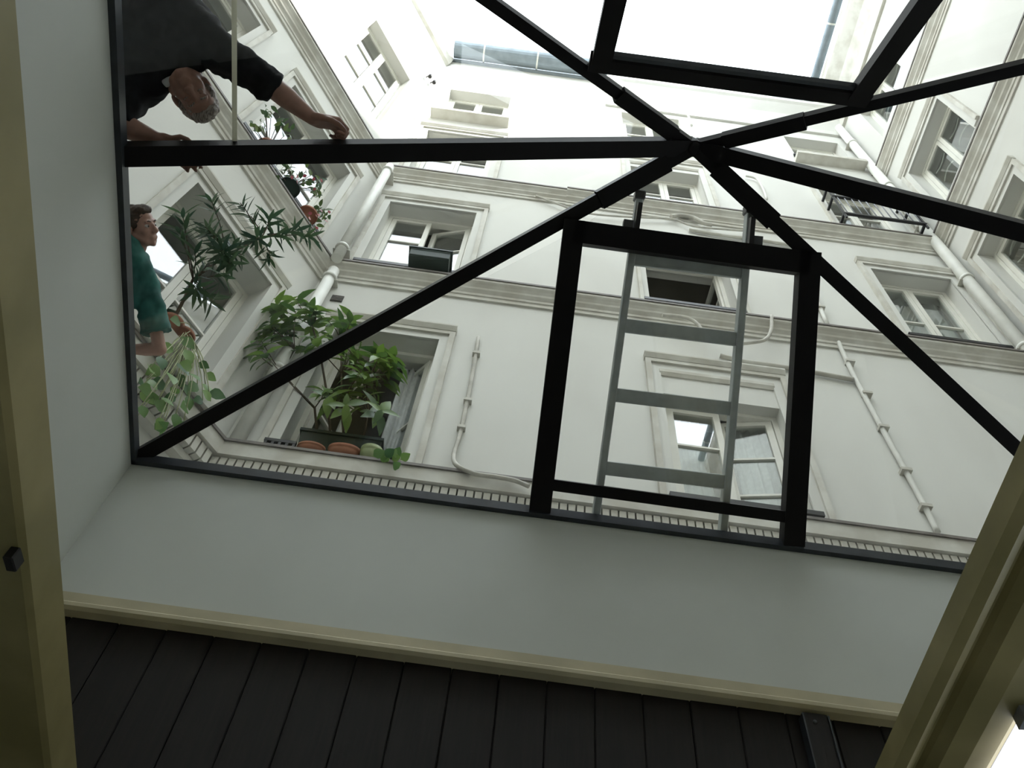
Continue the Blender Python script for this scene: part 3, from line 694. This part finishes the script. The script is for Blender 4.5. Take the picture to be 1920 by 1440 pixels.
# oleander on the slanting facade
c = PLf(318, 612, .10); c.z = 4.80
root = potted('potted_oleander', 'spiky oleander leaning out of a terracotta pot in front of the bright window', c, .082, .17, 'terracotta')
om = leaf_mesh('oleander_leaf', .16, .034, 'leaf_oleander', .2, .12)
TIPS = [(335, 430, .30), (342, 402, .34), (395, 372, .42), (385, 425, .40), (450, 380, .46), (470, 405, .44), (507, 408, .46), (480, 448, .46), (440, 452, .42), (415, 470, .42),
        (557, 432, .52), (583, 442, .54), (507, 485, .46), (455, 478, .40), (387, 500, .38), (425, 515, .40), (370, 546, .34), (400, 566, .36), (530, 440, .5), (400, 440, .4), (430, 495, .42), (365, 470, .32)]
b0 = c + V((0, 0, .16)); f1 = PLf(362, 524, .26); f2 = PLf(425, 478, .34); f3 = PLf(490, 446, .42)
MB().tube([b0, b0.lerp(f1, .6) + V((0, 0, .02)), f1], [.014, .012, .010], 7).build('trunk', 'stem', root)
MB().tube([f1, f1.lerp(f2, .5) + rnd() * .01, f2, f3], [.010, .009, .008, .006], 7).build('branch', 'stem', root)
for (px, py, o) in TIPS:
    tip = PLf(px, py, o); b = min([f1, f2, f3], key=lambda p: (p - tip).length) if px > 350 or py > 450 else f1
    path = arc(b, tip, .02, 5); MB().tube(path, [.006, .0055, .005, .0045, .004, .003], 5).build('branch', 'stem', root)
    td = (tip - b).normalized()
    u = td.orthogonal().normalized(); w2 = td.cross(u)
    for j in range(12):
        ang = j * 2.4 + random.random() * .5; back = .011 * j
        dv = (u * math.cos(ang) + w2 * math.sin(ang)) * random.uniform(.75, 1.0) + td * random.uniform(.25, .8)
        put_leaf(om, tip - td * back, dv, td, root, random.uniform(.7, 1.05))
# trailing vine
c = PLf(332, 645, .13); c.z = 4.80
root = potted('trailing_vine', 'heart-leaved vine trailing from a terracotta pot beside the boy', c, .074, .15, 'terracotta')
vm = leaf_mesh('vine_leaf', .105, .088, 'leaf_pothos', .12, .2)
VT = [(300, 690), (275, 710), (262, 735), (330, 680), (350, 665), (372, 680), (385, 700), (392, 735), (380, 750), (395, 752), (345, 720), (355, 700), (310, 720), (300, 745), (330, 745),
      (290, 760), (265, 760), (305, 785), (290, 805), (330, 775), (350, 765), (360, 690), (338, 605), (340, 632), (325, 660), (318, 700), (370, 720), (280, 690), (258, 780), (345, 790), (312, 770), (300, 668),
      (335, 700), (352, 742), (385, 720), (270, 720), (320, 735), (285, 735), (345, 655), (300, 810)]
for i, (px, py) in enumerate(VT):
    tip = PLf(px, py, random.uniform(.22, .42))
    s0_ = c + V((0, 0, .17)) + rnd() * .03
    mid = s0_.lerp(tip, .5) + nL * .06 + V((0, 0, .06))
    pts = [(1 - t) ** 2 * s0_ + 2 * t * (1 - t) * mid + t * t * tip for t in [k / 6 for k in range(7)]]
    MB().tube(pts, .0035, 5).build('vine', 'vine', root)
    put_leaf(vm, tip, nL * random.uniform(-.1, .5) + dL * random.uniform(-.8, .8) + V((0, 0, random.uniform(-1, .1))), nL * .8 + V((0, 0, random.uniform(-.5, .3))), root, random.uniform(.75, 1.25))
# flower pots on the upper string course
fm = leaf_mesh('balcony_leaf', .07, .04, 'leaf_flower', .2, .2); pm_ = leaf_mesh('petal', .035, .03, 'petal', .1, .1)
for (px, py, r, h, m_, lb_, spots) in (
        (515, 268, .115, .22, 'terracotta', 'big terracotta pot with a thin climber, nearest the man\'s fist', [(505, 205, 10, 12, 9), (490, 235, 10, 14, 9), (525, 222, 10, 10, 8), (540, 252, 14, 10, 8), (478, 245, 6, 12, 6)]),
        (548, 345, .10, .18, 'greenpot', 'dark pot with dense small-leaved flowers in the middle of the sill', [(535, 325, 14, 12, 14), (560, 330, 16, 16, 16), (585, 345, 18, 18, 18), (600, 355, 12, 14, 12)]),
        (590, 385, .095, .17, 'terracotta', 'red terracotta pot with dark flowers nearest the corner rain pipe', [(606, 405, 10, 12, 9), (600, 395, 8, 12, 8), (585, 415, 8, 16, 6)])):
    c = PLf(px, py, .07); c.z = 7.585 if r < .11 else 7.585
    root = potted('flower_pot', lb_, c, r, h, m_)
    for (qx, qy, rx, ry, k) in spots:
        b = c + V((0, 0, h * .9))
        for _ in range(k):
            tip = PLf(qx + random.uniform(-rx, rx), qy + random.uniform(-ry, ry), random.uniform(.02, .2))
            if _ % 3 == 0: MB().tube(arc(b, tip, .03, 4), .0035, 5).build('stem', 'stem', root)
            d = rnd(); put_leaf(fm, tip, d, rnd() + nL, root, random.uniform(.8, 1.4))
        if qx > 550:
            for _ in range(3):
                tip = PLf(qx + random.uniform(-rx, rx), qy + random.uniform(-ry, ry), .22); put_leaf(pm_, tip, rnd(), nL, root, 1.2, 'petal')

# ================================================================= PEOPLE
def sph(c, r, n=10):
    pts = []
    for i in range(n + 1):
        a = math.pi * i / n
        for k in range(n * 2 if 0 < i < n else 1):
            b = math.pi * k / n; pts.append((math.sin(a) * math.cos(b), math.sin(a) * math.sin(b), math.cos(a)))
    if isinstance(r, Matrix): return [V(c) + r @ V(p) for p in pts]
    return [V(c) + V(p) * r for p in pts]
def hull(bm, pts):
    vs = [bm.verts.new(p) for p in pts]
    r = bmesh.ops.convex_hull(bm, input=vs)
    dead = [g for g in r.get('geom_interior', []) + r.get('geom_unused', []) if isinstance(g, bmesh.types.BMVert) and g.is_valid]
    if dead: bmesh.ops.delete(bm, geom=list(set(dead)), context='VERTS')
def disc(c, d, r, r2=None, n=20):
    d = V(d).normalized(); u = d.orthogonal().normalized(); b = d.cross(u)
    return [V(c) + (u * math.cos(2 * math.pi * k / n) + b * math.sin(2 * math.pi * k / n)) * r for k in range(n)]
def flesh(name, prims, m, voxel=.007, smooth=4, parent=None, wrinkle=0.0, wscale=9.0):
    bm = bmesh.new()
    for p in prims: hull(bm, p)
    bmesh.ops.recalc_face_normals(bm, faces=bm.faces)
    me = bpy.data.meshes.new(name + '_src'); bm.to_mesh(me); bm.free()
    o = bpy.data.objects.new(name + '_src', me); COL.objects.link(o)
    r = o.modifiers.new('r', 'REMESH'); r.mode = 'VOXEL'; r.voxel_size = voxel; r.adaptivity = 0
    if smooth: s = o.modifiers.new('s', 'SMOOTH'); s.factor = .5; s.iterations = smooth
    dg = bpy.context.evaluated_depsgraph_get(); out = bpy.data.meshes.new_from_object(o.evaluated_get(dg)); out.name = name
    bpy.data.objects.remove(o); bpy.data.meshes.remove(me)
    if wrinkle:
        nn = [0.0] * (3 * len(out.vertices)); out.vertices.foreach_get('normal', nn)
        for i, v in enumerate(out.vertices):
            q = v.co * wscale; k = noise.noise(q) + .6 * noise.noise(V((q.x * 2.6, q.y * 2.6, q.z * .9))); v.co += V(nn[3 * i:3 * i + 3]) * (k * wrinkle)
    for p in out.polygons: p.use_smooth = True
    out.materials.clear(); out.materials.append(M[m])
    ob = bpy.data.objects.new(name, out); COL.objects.link(ob)
    if parent: ob.parent = parent
    return ob
def cap(a, b, r1, r2): return sph(a, r1, 8) + sph(b, r2, 8)
class Head:
    def __init__(s, c, up, fwd, k=1.0):
        s.c = V(c); f = V(fwd).normalized(); u = V(up); u = (u - f * u.dot(f)).normalized(); s.R = Matrix((f.cross(u), f, u)).transposed(); s.k = k
    def p(s, x, y, z): return s.c + s.R @ (V((x, y, z)) * s.k)
    def ell(s, c, r, n=12): return sph(s.p(*c), s.R @ Matrix.Diagonal(V(r) * s.k), n)
    def cp(s, a, b, r1, r2): return sph(s.p(*a), r1 * s.k, 7) + sph(s.p(*b), r2 * s.k, 7)
    def prims(s):
        L = [s.ell((0, -.012, .035), (.072, .092, .078)), s.ell((0, .028, -.025), (.060, .060, .085)), s.ell((0, .036, -.078), (.046, .044, .034)), sph(s.p(0, .068, -.098), .018 * s.k),
             s.cp((0, .082, .008), (0, .106, -.028), .009, .012), s.cp((-.012, .094, -.034), (.012, .094, -.034), .009, .009), s.cp((-.036, .074, .024), (.036, .074, .024), .011, .011),
             s.cp((-.018, .083, -.060), (.018, .083, -.060), .0085, .0085), s.cp((-.015, .082, -.071), (.015, .082, -.071), .0085, .0085)]
        for q in (-1, 1):
            L += [sph(s.p(q * .036, .058, -.026), .026 * s.k), s.ell((q * .075, -.012, -.006), (.011, .02, .032)), s.cp((q * .055, .0, -.05), (q * .03, .05, -.085), .022, .02)]
        return L
    def extras(s, body, hairm, receding=False, downcast=False):
        h = [s.ell((0, -.022, .040), (.079, .093, .080))]
        h += [s.ell((0, .02, .085), (.062, .062, .034))] if not receding else []
        h += [s.ell((0, -.05, -.02), (.066, .06, .06))] + [s.ell((q * .068, -.02, .02), (.014, .05, .035)) for q in (-1, 1)]
        flesh('hair', h, hairm, .006, 2, body, .006, 40)
        for q in (-1, 1):
            if downcast:
                flesh('eyelid', [s.ell((q * .030, .069, .0), (.015, .0125, .0125), 8)], 'skin', .003, 1, body)
                MB().tube([s.p(q * .017, .078, -.006), s.p(q * .03, .0825, -.009), s.p(q * .043, .074, -.006)], .002, 5).build('eyelash', hairm, body)
                MB().tube([s.p(q * .014, .087, .022), s.p(q * .03, .086, .027), s.p(q * .046, .074, .022)], [.003, .004, .002], 6).build('eyebrow', hairm, body)
                continue
            e = MB().lathe(s.p(q * .030, .068, -.001), [(.001, -.0135), (.008, -.011), (.0125, -.004), (.0125, .004), (.008, .011), (.001, .0135)], 12, s.R @ V((0, 1, 0))).build('eye', 'eye_white', body)
            MB().lathe(s.p(q * .030, .0805, -.001), [(.006, 0), (.005, .0015), (.002, .002)], 10, s.R @ V((0, 1, 0))).build('iris', 'eye_dark', e)
            MB().tube([s.p(q * .014, .087, .022), s.p(q * .03, .086, .027), s.p(q * .046, .074, .022)], [.003, .004, .002], 6).build('eyebrow', hairm, body)
def hand(wr, fd, back, thumb, curl, k=1.0, spread=.0):
    """wrist, finger direction, back-of-hand normal, thumb side (+1/-1 along fd x back), curl per joint (radians)"""
    fd = V(fd).normalized(); back = V(back); back = (back - fd * back.dot(fd)).normalized(); sx = fd.cross(back) * thumb
    P = lambda x, y, z: V(wr) + (sx * x + fd * y + back * z) * k
    L = [sum([sph(P(x, y, z), r * k, 6) for x, y, z, r in ((-.02, 0, 0, .016), (.02, 0, 0, .016), (-.034, .082, 0, .012), (.034, .086, 0, .012), (.036, .04, -.006, .014), (-.03, .03, -.004, .014))], [])]
    for x, y, seg in ((.034, .086, (.042, .026, .021)), (.0115, .091, (.046, .030, .022)), (-.0115, .087, (.042, .028, .021)), (-.033, .079, (.034, .021, .018))):
        p = P(x, y, 0); a = curl * .5; r = .0098
        for s in seg:
            d = fd * math.cos(a) - back * math.sin(a) + sx * (x * spread * 8); q = p + d.normalized() * s * k
            L.append(sph(p, r * k, 6) + sph(q, r * .9 * k, 6)); p = q; a += curl; r *= .92
    p = P(.032, .028, -.006); ds = [(.75, .6, -.35), (.35, .85, -.5), (.0, .8, -.65)]
    for s, d, r in zip((.040, .032, .026), ds, (.0125, .011, .0098)):
        q = p + (sx * d[0] + fd * d[1] + back * d[2]).normalized() * s * k; L.append(sph(p, r * k, 6) + sph(q, r * .92 * k, 6)); p = q
    return L

# ---- the bending man: stands on the terrace, leans over the glass with both hands on the rafter
bd = (APEX - LM).normalized()
def on_bar(t): return LM.lerp(APEX, t)
wrR = PD(586, 222, 3.66); elR = PD(505, 158, 3.62); shR = PD(385, 78, 3.74)
wrL = PD(300, 264, 3.66); elL = PD(212, 228, 3.64); shL = PD(250, 165, 3.80)
neck = (shR + shL) / 2 + V((.02, .03, .03)); hc = PD(362, 176, 3.72)
hipc = V((-2.18, .42, 3.93)); hx = (shR - shL).normalized()
hpR, hpL = hipc + V((.10, -.09, -.02)), hipc + V((-.06, .12, -.02))
knR, knL = V((-2.20, .36, 3.50)), V((-2.32, .60, 3.50)); ftR, ftL = V((-2.34, .26, 3.05)), V((-2.46, .52, 3.05))
hup = (hc - neck).normalized()
H1 = Head(hc, hup, (PD(380, 215, 3.0) - hc).normalized(), .94)
body = H1.prims() + [cap(neck - hup * .02, hc - hup * .06, .058, .055), cap(shR, elR, .052, .042), cap(elR, elR.lerp(wrR, .4), .043, .043), cap(elR.lerp(wrR, .4), wrR, .042, .027),
        cap(shL, elL, .052, .042), cap(elL, elL.lerp(wrL, .4), .043, .043), cap(elL.lerp(wrL, .4), wrL, .042, .027),
        cap(shR, shL, .07, .07), sph(neck, .08) + sph(neck.lerp(hipc, .4) + hx * .07, .12) + sph(neck.lerp(hipc, .4) - hx * .07, .12), sph(neck.lerp(hipc, .4), .13) + sph(hipc, .14),
        cap(hpR, knR, .085, .06), cap(knR, ftR, .058, .04), cap(hpL, knL, .085, .06), cap(knL, ftL, .058, .04)]
body += hand(wrR, (PD(640, 234, 3.69) - wrR), PD(604, 150, 3.74) - wrR, 1, 1.38, 1.12)
body += hand(wrL, (PD(345, 293, 3.66) - wrL), PD(330, 250, 3.9) - wrL, 1, .42, 1.0)
man = flesh('person', body, 'skin', .0055, 3)
tag(man, 'man in a dark shirt bending over the glass roof with both hands on a bar', 'person')
def sleeve(a, b, r1, r2): d = (b - a).normalized(); return sph(a, r1, 8) + disc(b, d, r2)
sl = elR.lerp(wrR, .12)
shirt = [cap(shR, shL, .085, .085), sph(shR, .085, 8) + disc(elR, elR - shR, .066), disc(elR - (elR - shR).normalized() * .03, elR - shR, .064) + disc(sl, wrR - elR, .058),
         sph(shL, .085, 8) + disc(elL, elL - shL, .064),
         sph(neck - hup * .01, .085) + sph(neck.lerp(hipc, .35) + hx * .09, .13) + sph(neck.lerp(hipc, .35) - hx * .09, .13),
         sph(shR, .088) + sph(shL, .088) + sph(neck.lerp(hipc, .4) + hx * .08, .145) + sph(neck.lerp(hipc, .4) - hx * .08, .145), sph(neck.lerp(hipc, .4) + hx * .06, .15) + sph(neck.lerp(hipc, .4) - hx * .06, .15) + sph(hipc, .165)]
flesh('shirt', shirt, 'shirt_dark', .009, 2, man, .014, 14)
flesh('collar', [disc(neck + hup * .005, hup, .088) + disc(neck + hup * .05, hup, .074)], 'shirt_dark', .006, 1, man, .008, 30)
flesh('undershirt', [disc(neck + hup * .03, hup, .072) + disc(neck + hup * .062, hup, .066)], 'collar_pale', .005, 1, man)
flesh('trousers', [sph(hipc, .168), cap(hpR, knR, .10, .078), cap(knR, ftR + V((0, 0, .03)), .076, .07), cap(hpL, knL, .10, .078), cap(knL, ftL + V((0, 0, .03)), .076, .07)], 'trousers', .01, 3, man, .006, 9)
for f in (ftR, ftL): flesh('shoe', [sph(f + V((-.03, -.02, -.04)), .045) + sph(f + V((.14, .06, -.055)), .033)], 'shoe', .008, 2, man)
flesh('collar_flap', [sum([sph(PD(x, y, d), .009, 6) for x, y, d in ((305, 150, 3.70), (313, 160, 3.68), (324, 146, 3.68), (336, 138, 3.70), (322, 134, 3.74))], [])], 'collar_pale', .005, 1, man)
H1.extras(man, 'hair_grey', False, True)

# ---- the boy: stands beside the glass roof, elbow out, looking across
hc = PD(262, 424, 5.10); neck = PD(252, 482, 5.12)
shN = PD(276, 545, 5.05); elN = PD(300, 655, 4.98); wrN = PD(232, 655, 5.08)
shF = shN + V((-.16, -.27, .06)); hip = V((-2.30, 2.30, 3.72))
elF = shF + V((.02, -.14, -.22)); wrF = elF + V((.05, .14, -.17))
kn1, kn2 = hip + V((.02, .08, -.34)), hip + V((.02, -.09, -.34)); f1_, f2_ = V((hip.x, hip.y + .09, 3.01)), V((hip.x, hip.y - .10, 3.01))
up = (PD(255, 388, 5.1) - PD(270, 455, 5.1)).normalized()
H2 = Head(hc, up, (PD(345, 420, 4.93) - hc).normalized(), .97)
body = H2.prims() + [cap(neck, hc - up * .05, .045, .044), cap(shN, elN, .040, .034), cap(elN, elN.lerp(wrN, .4), .036, .036), cap(elN.lerp(wrN, .4), wrN, .035, .023), cap(shF, elF, .04, .034), cap(elF, wrF, .035, .023),
        cap(shN, shF, .05, .05), sph((shN + shF) / 2, .06) + sph(hip, .11), cap(neck, (shN + shF) / 2, .045, .05), cap(hip + V((0, .07, 0)), kn1, .07, .048), cap(hip + V((0, -.07, 0)), kn2, .07, .048), cap(kn1, f1_ + V((0, 0, .07)), .046, .034), cap(kn2, f2_ + V((0, 0, .07)), .046, .034)]
body += hand(wrN, wrN - elN, V((0, .2, 1)), 1, .5, .85) + hand(wrF, wrF - elF, V((0, -1, .2)), 1, .4, .85)
boy = flesh('person', body, 'skin_young', .0055, 3)
tag(boy, 'boy in a teal short-sleeved shirt standing beside the glass roof, elbow bent', 'person')
def lerp(a, b, t): return a + (b - a) * t
sh = [cap(shN, shF, .068, .068), sph(shN, .068, 8) + disc(shN.lerp(elN, .72), elN - shN, .085), sph(shF, .068, 8) + disc(shF.lerp(elF, .7), elF - shF, .075),
      sph(shN, .07) + sph(shF, .07) + sph(hip + V((0, .05, .06)), .13) + sph(hip + V((0, -.05, .06)), .13), sph(neck.lerp((shN + shF) / 2, .34), .058, 8) + sph(shN, .072) + sph(shF, .072) + sph((shN + shF) / 2, .10)]
flesh('shirt', sh, 'shirt_teal', .008, 2, boy, .010, 15)
nd = (hc - neck).normalized()
flesh('collar', [disc(neck - nd * .04, nd, .074) + disc(neck - nd * .005, nd, .058), disc(neck + nd * .0 + V((.055, .03, 0)), V((1, .5, .3)), .018) + disc(neck + V((.085, .06, -.03)), V((1, .5, .3)), .006)], 'collar_dark', .005, 1, boy)
flesh('trousers', [sph(hip, .125), cap(hip + V((0, .07, 0)), kn1, .085, .07), cap(hip + V((0, -.07, 0)), kn2, .085, .07), cap(kn1, f1_ + V((0, 0, .09)), .07, .06), cap(kn2, f2_ + V((0, 0, .09)), .07, .06)], 'trousers', .01, 3, boy, .006, 9)
for f in (f1_, f2_): flesh('shoe', [sph(f + V((-.03, 0, -.01)), .036) + sph(f + V((.12, 0, -.02)), .028)], 'shoe', .008, 2, boy)
H2.extras(boy, 'hair_brown', False)
